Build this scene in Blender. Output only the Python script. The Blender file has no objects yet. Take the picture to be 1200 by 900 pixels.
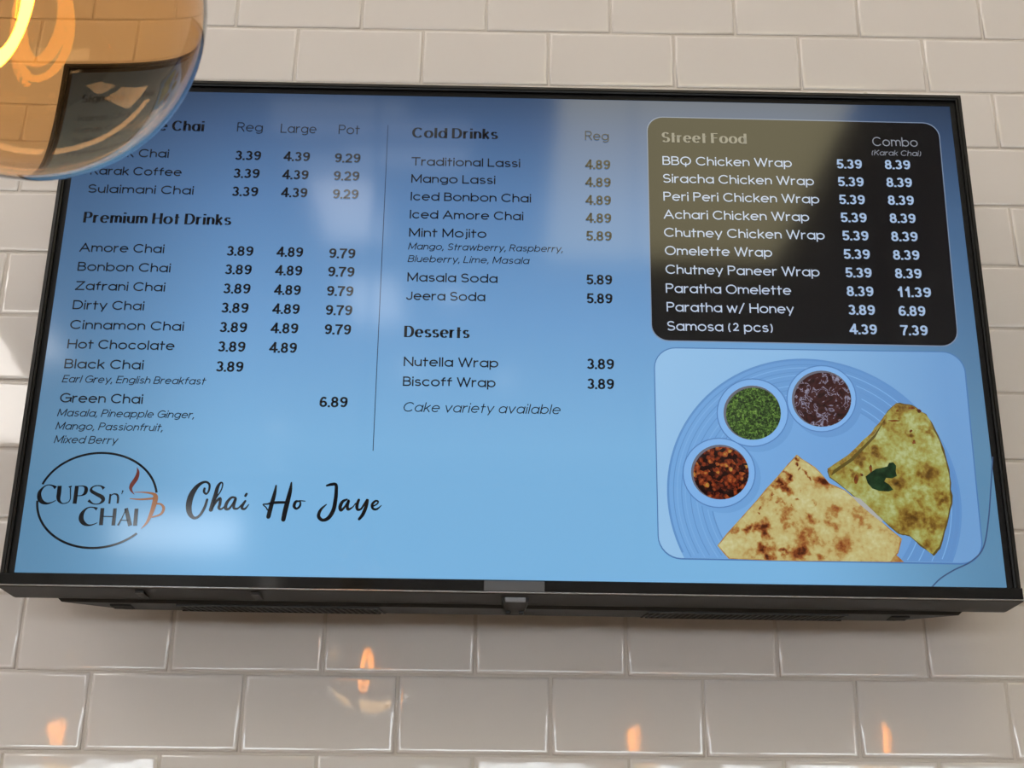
import bpy, math, random
from mathutils import Vector, Matrix

random.seed(7)
scene = bpy.context.scene
COL = scene.collection

# ------------------------------------------------------------------ camera
ZO = 2.45                                    # height of the tile grid origin above the floor
F_PX = 1530.146                              # focal length in pixels of the 1200 x 900 frame
PITCH, YAW, ROLL = 0.3799038, 0.0133708, 0.0083568
CAM = Vector((0.352259, -1.345510, ZO - 0.858525))


def cam_axes():
    cp, sp, cy, sy = math.cos(PITCH), math.sin(PITCH), math.cos(YAW), math.sin(YAW)
    fwd = Vector((sy * cp, cy * cp, sp))
    right = Vector((cy, -sy, 0.0))
    up = right.cross(fwd)
    c, s = math.cos(ROLL), math.sin(ROLL)
    return c * right + s * up, -s * right + c * up, fwd


RIGHT, UP, FWD = cam_axes()
cam_data = bpy.data.cameras.new('camera')
cam_data.sensor_fit = 'HORIZONTAL'
cam_data.sensor_width = 36.0
cam_data.lens = F_PX / 1200.0 * 36.0
cam_data.clip_start = 0.02
cam = bpy.data.objects.new('camera', cam_data)
COL.objects.link(cam)
cam.matrix_world = Matrix(((RIGHT.x, UP.x, -FWD.x, CAM.x), (RIGHT.y, UP.y, -FWD.y, CAM.y),
                           (RIGHT.z, UP.z, -FWD.z, CAM.z), (0, 0, 0, 1)))
cam_data.dof.use_dof = True
cam_data.dof.focus_distance = 1.30
cam_data.dof.aperture_fstop = 30.0
scene.camera = cam

# ------------------------------------------------------------------ sky and exposure
world = bpy.data.worlds.new('daylight')
scene.world = world
world.use_nodes = True
bg = world.node_tree.nodes['Background']
bg.inputs['Color'].default_value = (0.90, 0.95, 1.0, 1)
bg.inputs['Strength'].default_value = 9.5
scene.view_settings.view_transform = 'Standard'
scene.view_settings.look = 'None'
scene.view_settings.gamma = 1.0
scene.view_settings.use_curve_mapping = False
scene.view_settings.exposure = 0.0
scene.cycles.caustics_refractive = False
PANEL_LIGHT = 3.4                            # radiance of the warm ceiling light panels


# ------------------------------------------------------------------ helpers
def lin(c):
    return tuple(((v / 255.0) / 12.92 if v / 255.0 <= 0.04045 else ((v / 255.0 + 0.055) / 1.055) ** 2.4) for v in c) + (1.0,)


def new_mat(name):
    m = bpy.data.materials.new(name)
    m.use_nodes = True
    nt = m.node_tree
    nt.nodes.clear()
    out = nt.nodes.new('ShaderNodeOutputMaterial')
    return m, nt, out


def N(nt, kind, **inputs):
    n = nt.nodes.new(kind)
    for k, v in inputs.items():
        n.inputs[k.replace('_', ' ')].default_value = v
    return n


def principled(name, color, rough=0.5, metal=0.0, spec=0.5, bump=None, vary=None, coat=0.0):
    m, nt, out = new_mat(name)
    p = nt.nodes.new('ShaderNodeBsdfPrincipled')
    p.inputs['Base Color'].default_value = color if len(color) == 4 else tuple(color) + (1,)
    p.inputs['Roughness'].default_value = rough
    p.inputs['Metallic'].default_value = metal
    p.inputs['Specular IOR Level'].default_value = spec
    p.inputs['Coat Weight'].default_value = coat
    tc = nt.nodes.new('ShaderNodeTexCoord')
    if bump:
        no = N(nt, 'ShaderNodeTexNoise', Scale=bump[0], Detail=3.0)
        nt.links.new(tc.outputs['Object'], no.inputs['Vector'])
        bp = N(nt, 'ShaderNodeBump', Strength=bump[1], Distance=bump[2])
        nt.links.new(no.outputs['Fac'], bp.inputs['Height'])
        nt.links.new(bp.outputs['Normal'], p.inputs['Normal'])
    if vary:
        no = N(nt, 'ShaderNodeTexNoise', Scale=vary[0], Detail=4.0)
        nt.links.new(tc.outputs['Object'], no.inputs['Vector'])
        mx = nt.nodes.new('ShaderNodeMix')
        mx.data_type = 'RGBA'
        mx.inputs['A'].default_value = p.inputs['Base Color'].default_value
        mx.inputs['B'].default_value = tuple(vary[1]) + (1,)
        nt.links.new(no.outputs['Fac'], mx.inputs['Factor'])
        nt.links.new(mx.outputs['Result'], p.inputs['Base Color'])
    nt.links.new(p.outputs[0], out.inputs[0])
    return m


def emit(name, color, strength=1.0):
    m, nt, out = new_mat(name)
    e = nt.nodes.new('ShaderNodeEmission')
    e.inputs['Color'].default_value = color
    e.inputs['Strength'].default_value = strength
    nt.links.new(e.outputs[0], out.inputs[0])
    return m


SCREEN_ROUGH = 0.09


def screen_surface(nt, e, out):
    """the glossy front of the display: what it shows plus a Fresnel reflection of the room"""
    fr = N(nt, 'ShaderNodeFresnel', IOR=1.52)
    gl = nt.nodes.new('ShaderNodeBsdfGlossy')
    gl.inputs['Roughness'].default_value = SCREEN_ROUGH
    gl.inputs['Color'].default_value = (1, 1, 1, 1)
    mx = nt.nodes.new('ShaderNodeMixShader')
    nt.links.new(fr.outputs[0], mx.inputs[0])
    nt.links.new(e.outputs[0], mx.inputs[1])
    nt.links.new(gl.outputs[0], mx.inputs[2])
    nt.links.new(mx.outputs[0], out.inputs[0])


def show(name, color):
    m, nt, out = new_mat(name)
    e = nt.nodes.new('ShaderNodeEmission')
    e.inputs['Color'].default_value = color
    screen_surface(nt, e, out)
    return m


def emit_ramp(name, stops, builder, interp='LINEAR'):
    """emission whose colour is a ramp over the factor returned by builder(nt, vector_socket)"""
    m, nt, out = new_mat(name)
    e = nt.nodes.new('ShaderNodeEmission')
    tc = nt.nodes.new('ShaderNodeTexCoord')
    fac = builder(nt, tc.outputs['Object'])
    r = nt.nodes.new('ShaderNodeValToRGB')
    r.color_ramp.interpolation = interp
    el = r.color_ramp.elements
    el[0].position, el[0].color = stops[0][0], lin(stops[0][1])
    el[1].position, el[1].color = stops[-1][0], lin(stops[-1][1])
    for pos, c in stops[1:-1]:
        k = el.new(pos)
        k.color = lin(c)
    nt.links.new(fac, r.inputs['Fac'])
    nt.links.new(r.outputs['Color'], e.inputs['Color'])
    screen_surface(nt, e, out)
    return m


def math_node(nt, op, a, b=None, clamp=False):
    n = nt.nodes.new('ShaderNodeMath')
    n.operation = op
    n.use_clamp = clamp
    for i, v in enumerate((a, b)):
        if v is None:
            continue
        if isinstance(v, (int, float)):
            n.inputs[i].default_value = v
        else:
            nt.links.new(v, n.inputs[i])
    return n.outputs[0]


def mesh_obj(name, verts, faces, mat, parent=None, smooth=False):
    me = bpy.data.meshes.new(name)
    me.from_pydata([tuple(v) for v in verts], [], faces)
    me.validate()
    if smooth:
        me.polygons.foreach_set('use_smooth', [True] * len(me.polygons))
    me.materials.append(mat)
    me.update()
    if parent is not None and parent.name.startswith('screen'):      # everything shown on the display faces the viewer
        for pl in me.polygons:
            if pl.normal.y > 0:
                pl.flip()
        me.update()
    o = bpy.data.objects.new(name, me)
    COL.objects.link(o)
    if parent is not None:
        o.parent = parent
    return o


def empty(name, loc=(0, 0, 0)):
    o = bpy.data.objects.new(name, None)
    o.empty_display_size = 0.05
    COL.objects.link(o)
    o.location = loc
    return o


def tag(o, label=None, category=None, group=None, kind=None):
    if label:
        o['label'] = label
    if category:
        o['category'] = category
    if group:
        o['group'] = group
    if kind:
        o['kind'] = kind
    return o


class MB:
    """collects shapes into one mesh"""

    def __init__(self):
        self.v, self.f = [], []

    def quadgrid(self, rings, close_u=True, cap0=False, cap1=False):
        base = len(self.v)
        n = len(rings[0])
        for r in rings:
            self.v += [tuple(p) for p in r]
        for i in range(len(rings) - 1):
            for j in range(n if close_u else n - 1):
                k = (j + 1) % n
                self.f.append((base + i * n + j, base + i * n + k, base + (i + 1) * n + k, base + (i + 1) * n + j))
        if cap0:
            self.f.append(tuple(base + j for j in reversed(range(n))))
        if cap1:
            self.f.append(tuple(base + (len(rings) - 1) * n + j for j in range(n)))
        return self

    def box(self, x0, x1, y0, y1, z0, z1, bev=0.0):
        b = min(bev, (x1 - x0) * .45, (y1 - y0) * .45, (z1 - z0) * .45)

        def rect(z, i):
            return [(x0 + i, y0 + i, z), (x1 - i, y0 + i, z), (x1 - i, y1 - i, z), (x0 + i, y1 - i, z)]
        if b > 0:
            def oct_(z, i):
                return [(x0 + b + 0, y0 + i, z), (x1 - b, y0 + i, z), (x1 - i, y0 + b, z), (x1 - i, y1 - b, z),
                        (x1 - b, y1 - i, z), (x0 + b, y1 - i, z), (x0 + i, y1 - b, z), (x0 + i, y0 + b, z)]
            self.quadgrid([oct_(z0, b * .98), oct_(z0 + b, 0), oct_(z1 - b, 0), oct_(z1, b * .98)], True, True, True)
        else:
            self.quadgrid([rect(z0, 0), rect(z1, 0)], True, True, True)
        return self

    def tube(self, pts, radius, seg=10, caps=True):
        pts = [Vector(p) for p in pts]
        rings = []
        up = Vector((0.13, 0.21, 0.97)).normalized()
        for i, p in enumerate(pts):
            t = (pts[min(i + 1, len(pts) - 1)] - pts[max(i - 1, 0)]).normalized()
            s = t.cross(up)
            if s.length < 1e-4:
                s = t.cross(Vector((1, 0, 0)))
            s.normalize()
            u = s.cross(t)
            r = radius[i] if isinstance(radius, (list, tuple)) else radius
            rings.append([p + r * (math.cos(a) * s + math.sin(a) * u) for a in [2 * math.pi * k / seg for k in range(seg)]])
            up = u
        return self.quadgrid(rings, True, caps, caps)

    def lathe(self, prof, seg=32, center=(0, 0, 0), cap0=False, cap1=False):
        cx, cy, cz = center
        rings = [[(cx + r * math.cos(2 * math.pi * k / seg), cy + r * math.sin(2 * math.pi * k / seg), cz + z)
                  for k in range(seg)] for r, z in prof]
        return self.quadgrid(rings, True, cap0, cap1)

    def build(self, name, mat, parent=None, smooth=False):
        return mesh_obj(name, self.v, self.f, mat, parent, smooth)


# ------------------------------------------------------------------ room
RX0, RX1, RY0, RZ1 = -3.0, 3.8, -6.5, 3.6     # the tiled wall stands at y = 0
M_plaster = principled('wall_plaster', (0.62, 0.58, 0.52), 0.85, bump=(40, .15, .004), vary=(3, (0.56, 0.53, 0.48)))
M_ceil = principled('ceiling_paint', (0.56, 0.53, 0.49), 0.9, bump=(60, .1, .003))
M_floor = principled('floor_wood', (0.30, 0.21, 0.14), 0.45, bump=(15, .1, .003), vary=(6, (0.20, 0.13, 0.08)))
M_grout = principled('grout', (0.60, 0.545, 0.495), 0.85, bump=(500, .35, .001))
M_frame = principled('window_frame_paint', (0.06, 0.06, 0.065), 0.4)


def structure(name, mb, mat, parent=None):
    o = mb.build(name, mat, parent)
    if parent is None:
        o['kind'] = 'structure'
    return o


structure('floor', MB().box(RX0 - .15, RX1 + .15, RY0 - .15, .15, -.1, 0), M_floor)
structure('ceiling', MB().box(RX0 - .15, RX1 + .15, RY0 - .15, .15, RZ1, RZ1 + .1), M_ceil)
structure('wall_west', MB().box(RX0 - .15, RX0, RY0, .0, 0, RZ1), M_plaster)
structure('wall_east', MB().box(RX1, RX1 + .15, RY0, .0, 0, RZ1), M_plaster)
GROUT_Y = 0.0022
wall_north = structure('wall_north', MB().box(RX0 - .15, RX1 + .15, GROUT_Y, .15, 0, RZ1), M_grout)

# south wall with shop windows: piers, sill wall and lintel
WIN = [(-2.6, -0.75, 1.50, 2.40), (-0.55, 1.45, 1.50, 2.40), (1.65, 3.5, 1.50, 2.40), (-1.95, -1.12, 3.12, 3.42)]
mb = MB()
mb.box(RX0, RX1, RY0 - .15, RY0, 0, 1.50)
mb.box(RX0, RX1, RY0 - .15, RY0, 2.40, 3.12)
mb.box(RX0, -1.95, RY0 - .15, RY0, 3.12, RZ1)
mb.box(-1.12, RX1, RY0 - .15, RY0, 3.12, RZ1)
mb.box(-1.95, -1.12, RY0 - .15, RY0, 3.42, RZ1)
xs = [RX0, -2.6, -0.75, -0.55, 1.45, 1.65, 3.5, RX1]
for i in range(0, 8, 2):
    mb.box(xs[i], xs[i + 1], RY0 - .15, RY0, 1.50, 2.40)
structure('wall_south', mb, M_plaster)


def thin_glass(name, tint, f0, rough=0.0, bend=None):
    """a thin sheet: tinted see-through plus Fresnel reflection, the same from both faces"""
    m, nt, out = new_mat(name)
    g = nt.nodes.new('ShaderNodeNewGeometry')
    d = nt.nodes.new('ShaderNodeVectorMath')
    d.operation = 'DOT_PRODUCT'
    nt.links.new(g.outputs['Incoming'], d.inputs[0])
    nt.links.new(g.outputs['Normal'], d.inputs[1])
    c = math_node(nt, 'ABSOLUTE', d.outputs['Value'])
    k = math_node(nt, 'SUBTRACT', 1.0, c, True)
    k = math_node(nt, 'POWER', k, 4.0)
    k = math_node(nt, 'MULTIPLY', k, 1 - f0)
    k = math_node(nt, 'ADD', k, f0, True)
    t = nt.nodes.new('ShaderNodeBsdfRefraction' if bend else 'ShaderNodeBsdfTransparent')
    t.inputs['Color'].default_value = tuple(tint) + (1,)
    if bend:                                  # a hollow blown globe spreads the view behind it a little
        t.inputs['IOR'].default_value = bend
        t.inputs['Roughness'].default_value = 0.035
    gl = nt.nodes.new('ShaderNodeBsdfGlossy')
    gl.inputs['Roughness'].default_value = rough
    gl.inputs['Color'].default_value = (1, 1, 1, 1)
    mx = nt.nodes.new('ShaderNodeMixShader')
    nt.links.new(k, mx.inputs[0])
    nt.links.new(t.outputs[0], mx.inputs[1])
    nt.links.new(gl.outputs[0], mx.inputs[2])
    nt.links.new(mx.outputs[0], out.inputs[0])
    return m


M_pane = thin_glass('window_glass', (0.93, 0.95, 0.95), 0.08)
for i, (x0, x1, z0, z1) in enumerate(WIN):
    w = empty('window_%d' % (i + 1), ((x0 + x1) / 2, RY0 - .07, z0))
    w['kind'] = 'structure'
    hw, h = (x1 - x0) / 2, z1 - z0
    fr = MB()
    t = .035
    fr.box(-hw, hw, -.03, .03, 0, t).box(-hw, hw, -.03, .03, h - t, h)
    fr.box(-hw, -hw + t, -.03, .03, t, h - t).box(hw - t, hw, -.03, .03, t, h - t)
    if h > 1:
        fr.box(-t / 2, t / 2, -.03, .03, t, h - t)
    fr.build('window_frame', M_frame, w)
    mesh_obj('pane', [(-hw + t, 0, t), (hw - t, 0, t), (hw - t, 0, h - t), (-hw + t, 0, h - t)], [(0, 1, 2, 3)], M_pane, w)

# ------------------------------------------------------------------ ceiling lights (some mirrored in the screen and tiles, some added for their light)
M_panel_metal = principled('fixture_metal', (0.75, 0.74, 0.72), 0.4)
M_diffuser = emit('light_diffuser', (1.0, 0.88, 0.52, 1), PANEL_LIGHT)
M_diffuser_white = emit('light_diffuser_white', (1.0, 0.96, 0.90, 1), 5.0)
M_diffuser_added = emit('light_diffuser_added', (1.0, 0.95, 0.90, 1), 7.5)  # for unseen panels added to brighten the west side


def ceiling_light(x0, x1, y0, y1, mat, label, group=None):
    o = tag(empty('ceiling_light', ((x0 + x1) / 2, (y0 + y1) / 2, RZ1 - .05)), label, 'light', group)
    hx, hy = (x1 - x0) / 2, (y1 - y0) / 2
    f = MB()
    t = .025
    f.box(-hx - t, hx + t, -hy - t, -hy, 0, .05).box(-hx - t, hx + t, hy, hy + t, 0, .05)
    f.box(-hx - t, -hx, -hy, hy, 0, .05).box(hx, hx + t, -hy, hy, 0, .05)
    f.build('frame', M_panel_metal, o)
    MB().box(-hx, hx, -hy, hy, .008, .05).build('diffuser', mat, o)
    return o


ceiling_light(0.52, 1.33, -3.14, -1.50, M_diffuser, 'large warm ceiling light panel mirrored over the screen')
ceiling_light(-0.24, -0.04, -3.02, -2.55, M_diffuser_white, 'small white ceiling light panel mirrored beside the pot prices')
ceiling_light(-0.22, -0.02, -3.80, -3.34, M_diffuser_white, 'small white ceiling light panel mirrored across the divider line')
M_added_wash = emit('added_wash_diffuser', (1.0, 0.89, 0.77, 1), 6.0)  # unseen strips added to light the upper tiles and cast the television's shadow
for k in range(3):
    ceiling_light(-1.75 + 1.5 * k, -0.35 + 1.5 * k, -0.98, -0.76, M_added_wash,
                  'long unseen warm strip added to wash light down the tiled wall', 'strips added above the tiled wall')
for k in range(2):
    ceiling_light(-2.3, -1.5, -2.6 - 1.7 * k, -1.3 - 1.7 * k, M_diffuser_added,
                  'wide unseen white panel added along the west wall for its light', 'panels added along the west wall')

M_spot = emit('downlight_lens', (1.0, 0.95, 0.88, 1), 9.0)
for x, y in ((0.18, -3.60), (-0.04, -4.47), (-0.78, -5.44), (-0.91, -6.10), (0.40, -4.6)):
    o = tag(empty('downlight', (x, y, RZ1 - .012)), 'small round white downlight set in the ceiling', 'light', 'round ceiling downlights')
    MB().lathe([(.062, .012), (.062, .002), (.058, 0), (.046, .001), (.045, .006)], 24).build('rim', M_panel_metal, o, True)
    MB().lathe([(.045, .006), (.001, .004)], 24, cap1=True).build('lens', M_spot, o, True)
M_streak_bar = emit('streak_bar_glow', (0.95, 0.97, 1.0, 1), 3.0)  # glowing slats added to mirror as streaks in the screen
for y, x0, x1 in ((-2.16, -.30, .10), (-2.27, -.32, .28), (-2.42, -.12, .28), (-2.48, -.30, .26)):
    o = tag(empty('streak_bar', ((x0 + x1) / 2, y, RZ1 - .035)), 'slim glowing ceiling slat added to mirror as a streak across the column headings', 'light',
            'slim glowing ceiling slats')
    MB().box(-(x1 - x0) / 2, (x1 - x0) / 2, -.014, .014, .010, .035).build('housing', M_panel_metal, o)
    MB().box(-(x1 - x0) / 2 + .01, (x1 - x0) / 2 - .01, -.010, .010, 0, .0101).build('diffuser', M_streak_bar, o)

# ------------------------------------------------------------------ subway tiles
PW, PH = 0.1554, 0.1554 * 0.50987
COLX0, ROWZ0 = 0.0236, ZO + 0.151216
m, nt, out = new_mat('tile_glaze')
p = nt.nodes.new('ShaderNodeBsdfPrincipled')
p.inputs['Base Color'].default_value = (0.72, 0.67, 0.635, 1)
p.inputs['Roughness'].default_value = 0.035
p.inputs['Specular IOR Level'].default_value = 0.75
tc = nt.nodes.new('ShaderNodeTexCoord')
oi = nt.nodes.new('ShaderNodeObjectInfo')
ad = nt.nodes.new('ShaderNodeVectorMath')
ad.operation = 'ADD'
nt.links.new(tc.outputs['Object'], ad.inputs[0])
sc_ = nt.nodes.new('ShaderNodeVectorMath')
sc_.operation = 'SCALE'
sc_.inputs[0].default_value = (7, 3, 11)
nt.links.new(oi.outputs['Random'], sc_.inputs['Scale'])
nt.links.new(sc_.outputs[0], ad.inputs[1])
no = N(nt, 'ShaderNodeTexNoise', Scale=22.0, Detail=1.0)
nt.links.new(ad.outputs[0], no.inputs['Vector'])
bp = N(nt, 'ShaderNodeBump', Strength=0.16, Distance=0.0012)
nt.links.new(no.outputs['Fac'], bp.inputs['Height'])
nt.links.new(bp.outputs[0], p.inputs['Normal'])
nt.links.new(p.outputs[0], out.inputs[0])
M_tile = m

tw, th = PW - .003, PH - .003


def tile_ring(inset, y):
    hx, hz = tw / 2 - inset, th / 2 - inset
    return [(-hx, y, -hz), (hx, y, -hz), (hx, y, hz), (-hx, y, hz)]


tmb = MB().quadgrid([tile_ring(0, .005), tile_ring(0, .0019), tile_ring(.0004, .0011), tile_ring(.0012, .0005),
                     tile_ring(.0022, .00012), tile_ring(.0032, 0.0), tile_ring(.0044, 0.0)], True, False, True)
tile_me = None
for r in range(-3, 15):
    for c in range(-5, 11):
        x = COLX0 + (c + (0.0 if r % 2 == 0 else 0.5)) * PW
        z = ROWZ0 - (r + .5) * PH
        if tile_me is None:
            o = tmb.build('tile', M_tile, wall_north, True)
            tile_me = o.data
        else:
            o = bpy.data.objects.new('tile', tile_me)
            COL.objects.link(o)
            o.parent = wall_north
        o.location = (x + random.uniform(-.0004, .0004), random.uniform(-.0002, .0003), z + random.uniform(-.0004, .0004))
        o.rotation_euler = (random.gauss(0, .0035), random.gauss(0, .0015), random.gauss(0, .003))

# ------------------------------------------------------------------ television
SW, SH = 0.941, 0.941 * 9 / 16
T, SR = 0.0286084, -0.00397341
tv = tag(empty('television'), 'black wall-mounted flat screen television showing a blue cafe menu', 'television')
c_, s_ = math.cos(SR), math.sin(SR)
ax = Vector((c_, -s_ * math.sin(T), s_ * math.cos(T)))
az = Vector((-s_, -c_ * math.sin(T), c_ * math.cos(T)))
ay = az.cross(ax)
TVO = Vector((0.370689, -0.127344, ZO - 0.572569))
TVM = Matrix(((ax.x, ay.x, az.x, TVO.x), (ax.y, ay.y, az.y, TVO.y), (ax.z, ay.z, az.z, TVO.z), (0, 0, 0, 1)))
tv.matrix_world = TVM
TVI = TVM.inverted()


def S(px, py):
    """photo pixel -> (x, z) on the screen plane"""
    d = FWD + RIGHT * ((px - 600) / F_PX) - UP * ((py - 450) / F_PX)
    t = (TVO - CAM).dot(ay) / d.dot(ay)
    q = TVI @ (CAM + t * d)
    return q.x, q.z


M_tvblack = principled('tv_black_plastic', (0.006, 0.006, 0.0055), 0.35, spec=0.2)
M_tvedge = principled('tv_rim_plastic', (0.014, 0.013, 0.012), 0.42, spec=0.25)
M_tvmask = principled('tv_panel_border', (0.006, 0.006, 0.007), 0.5, spec=0.2)
M_chin = principled('tv_chin_gloss', (0.010, 0.0105, 0.0115), 0.07)
M_edge_glint = principled('tv_edge_glint_metal', (0.30, 0.30, 0.30), 0.22, metal=1.0)
M_under = principled('tv_underside', (0.012, 0.0115, 0.0105), 0.45, spec=0.3)
M_dark = principled('tv_slot_dark', (0.004, 0.004, 0.004), 0.8)
M_lens = principled('sensor_lens', (0.34, 0.35, 0.38), 0.2)
hw = SW / 2


def rect_loop(o, ob, y, ot=None):
    ot = o if ot is None else ot
    return [(-hw - o, y, -ob), (hw + o, y, -ob), (hw + o, y, SH + ot), (-hw - o, y, SH + ot)]


MB().quadgrid([rect_loop(0, 0, -.0004), rect_loop(.0058, .0008, -.0004)], True).build('screen_border', M_tvmask, tv)
MB().quadgrid([rect_loop(.0056, .0008, .0), rect_loop(.0056, .0008, -.0040), rect_loop(.0072, .0012, -.0046),
               rect_loop(.0075, .0013, -.0036), rect_loop(.0080, .0014, -.0036)], True).build('inner_bezel', M_tvblack, tv)
MB().quadgrid([rect_loop(.0080, .0014, -.0036), rect_loop(.0083, .0016, -.0048), rect_loop(.0116, .0020, -.0044),
               rect_loop(.0123, .0022, -.0030), rect_loop(.0123, .0022, .0300), rect_loop(.0100, .0022, .0340)],
              True, False, True).build('bezel', M_tvedge, tv)

# chin: a glossy front strip and a bevelled underside with cut corners
prof = [(-.0006, -.0005, 0), (-.0008, -.0062, 0), (-.0016, -.0074, 0), (-.0124, -.0080, .0002), (-.0136, -.0074, .0004)]
MB().quadgrid([[(-hw - .0116 + i, y, z), (hw + .0116 - i, y, z)] for z, y, i in prof], False).build('chin_strip', M_chin, tv)
MB().quadgrid([[(-hw - .0112, y, z), (hw + .0112, y, z)] for z, y in ((-.0120, -.00795), (-.0124, -.0084), (-.0130, -.0084), (-.0136, -.0074))], False).build('chin_edge_glint', M_edge_glint, tv)  # bright metal strip added for the highlight along the chin's lower edge
prof = [(-.0136, -.0074, .0004), (-.0142, -.0060, .0006), (-.0172, .0280, .0040), (-.0172, .0330, .0046), (-.0040, .0335, .003)]
cm = MB().quadgrid([[(-hw - .0122 + i, y, z), (hw + .0122 - i, y, z)] for z, y, i in prof], False)
for s in (-1, 1):
    b = len(cm.v)
    cm.v += [(s * (hw + .0122), .030, -.0005), (s * (hw + .0122), -.0044, -.0005)] + \
            [(s * (hw + .0122 - i), y, z) for z, y, i in prof[:-1]]
    cm.f.append(tuple(range(b, b + 6)) if s < 0 else tuple(reversed(range(b, b + 6))))
cm.build('chin_underside', M_under, tv)
# small grooves across the underside (dark spacers seen in the bevel)
for px in (163, 299):
    a, _ = S(px, 694)
    MB().box(a - .004, a + .004, .0, .027, -.0173, -.0150).build('spacer', M_tvedge, tv)

# back housing with sloped ends
zb, y0, y1 = -.0200, .0325, .0790
MB().quadgrid([
    [(-hw + .032, y0, zb + .004), (hw - .032, y0, zb + .004), (hw - .032, y0, SH - .02), (-hw + .032, y0, SH - .02)],
    [(-hw + .036, y0 + .004, zb), (hw - .036, y0 + .004, zb), (hw - .036, y0 + .004, SH - .02), (-hw + .036, y0 + .004, SH - .02)],
    [(-hw + .090, y1 - .012, zb - .001), (hw - .090, y1 - .012, zb - .001), (hw - .100, y1 - .012, SH - .10), (-hw + .100, y1 - .012, SH - .10)],
    [(-hw + .110, y1, zb + .006), (hw - .110, y1, zb + .006), (hw - .120, y1, SH - .13), (-hw + .120, y1, SH - .13)]],
    True, True, True).build('back_housing', M_under, tv)
# wall bracket between the housing and the wall
bk = MB().box(-.11, .11, y1 - .01, y1 + .012, .10, .32)
bk.box(-.09, -.06, y1, .1285, .12, .30).box(.06, .09, y1, .1285, .12, .30)
bk.build('wall_bracket', M_dark, tv)


# vents: a dark trough with slanted fins, one on each side of the underside
def grille(px0, px1, slant):
    a0, a1 = S(px0, 708)[0], S(px1, 708)[0]
    MB().box(a0, a1, .0420, .0660, -.0212, -.0195).build('vent_trough', M_dark, tv)
    g = MB()
    n = int(round((a1 - a0) / .0060))
    for i in range(n + 1):
        a = a0 + (a1 - a0) * i / n
        sl = .006 * slant
        g.quadgrid([[(a - .0009, .0410, z), (a + .0009, .0410, z), (a + .0009 + sl, .0670, z), (a - .0009 + sl, .0670, z)]
                    for z in (-.0218, -.0195)], True, True, True)
    g.box(a0 - .002, a1 + .002, .0395, .0415, -.0218, -.0195).box(a0 - .002, a1 + .002, .0665, .0685, -.0218, -.0195)
    tag(g.build('vent_fins', M_under, tv), kind='stuff')


grille(197, 437, 1)
grille(768, 1004, -1)
for px0, px1 in ((113, 138), (1060, 1082)):
    a0, a1 = S(px0, 706)[0], S(px1, 706)[0]
    MB().box(a0, a1, .044, .062, -.0216, -.0195).build('port_recess', M_dark, tv)
# sensor pod with its lens, under the middle of the chin; badge plate on the strip
a0, a1 = S(588, 704)[0], S(620, 704)[0]
am = (a0 + a1) / 2
pod = MB()
pod.quadgrid([[(a0, .006, -.0150), (a1, .006, -.0150), (a1, .040, -.0165), (a0, .040, -.0165)],
              [(a0 + .001, .006, -.0195), (a1 - .001, .006, -.0195), (a1 - .004, .038, -.0235), (a0 + .004, .038, -.0235)]],
             True, True, True)
pod = pod.build('sensor_pod', M_tvblack, tv)
MB().box(a0 + .003, a1 - .003, .0045, .0075, -.0195, -.0145, .0008).build('lens', M_lens, pod)
MB().box(a0 + .004, a0 + .009, .034, .040, -.0255, -.0225, .0006).box(a1 - .009, a1 - .004, .034, .040, -.0255, -.0225, .0006) \
    .build('clip', M_under, pod)
b0, b1 = S(567, 686)[0], S(638, 686)[0]
MB().box(b0, b1, -.0088, -.0070, -.0122, -.0022, .0006).build('badge_plate', principled('badge_satin', (0.07, 0.07, 0.075), 0.25), tv)

# ------------------------------------------------------------------ screen picture
L_BG, L_PANEL, L_A, L_B, L_C, L_D, L_TXT = 0.0, -.0002, -.0003, -.0004, -.0005, -.0006, -.0007
m, nt, out = new_mat('screen_blue')
e = nt.nodes.new('ShaderNodeEmission')
tc = nt.nodes.new('ShaderNodeTexCoord')
sx = nt.nodes.new('ShaderNodeSeparateXYZ')
nt.links.new(tc.outputs['Object'], sx.inputs[0])
v = math_node(nt, 'DIVIDE', sx.outputs['Z'], SH)
r = nt.nodes.new('ShaderNodeValToRGB')  # blue gradient of the picture, partly viewing-angle falloff put into the colour
el = r.color_ramp.elements
el[0].position, el[0].color = 0.0, lin((122, 180, 224))
el[1].position, el[1].color = 1.0, lin((56, 78, 110))
for pos, col in ((.25, (124, 179, 222)), (.5, (110, 158, 206)), (.75, (91, 130, 177)), (.92, (70, 98, 138))):
    k = el.new(pos)
    k.color = lin(col)
nt.links.new(v, r.inputs['Fac'])
ua = math_node(nt, 'ABSOLUTE', math_node(nt, 'DIVIDE', sx.outputs['X'], hw))
mr = nt.nodes.new('ShaderNodeMapRange')  # darker sides: backlight and viewing-angle falloff put into the emission
mr.interpolation_type = 'SMOOTHSTEP'
mr.inputs['From Min'].default_value = 0.55
mr.inputs['From Max'].default_value = 1.02
mr.inputs['To Min'].default_value = 1.0
mr.inputs['To Max'].default_value = 0.55
nt.links.new(ua, mr.inputs['Value'])
nt.links.new(r.outputs['Color'], e.inputs['Color'])
nt.links.new(mr.outputs['Result'], e.inputs['Strength'])
screen_surface(nt, e, out)
M_screen = m
screen = mesh_obj('screen', [(-hw, L_BG, 0), (hw, L_BG, 0), (hw, L_BG, SH), (-hw, L_BG, SH)], [(0, 1, 2, 3)], M_screen, tv)


def flat(name, pts, mat, layer):
    """a flat filled outline on the screen; pts are (x, z) on the screen plane"""
    return mesh_obj(name, [(x, layer, z) for x, z in pts], [tuple(range(len(pts)))], mat, screen)


def ellipse_px(cx, cy, rx, ry, n=40):
    return [S(cx + rx * math.cos(2 * math.pi * k / n), cy - ry * math.sin(2 * math.pi * k / n)) for k in range(n)]


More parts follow.
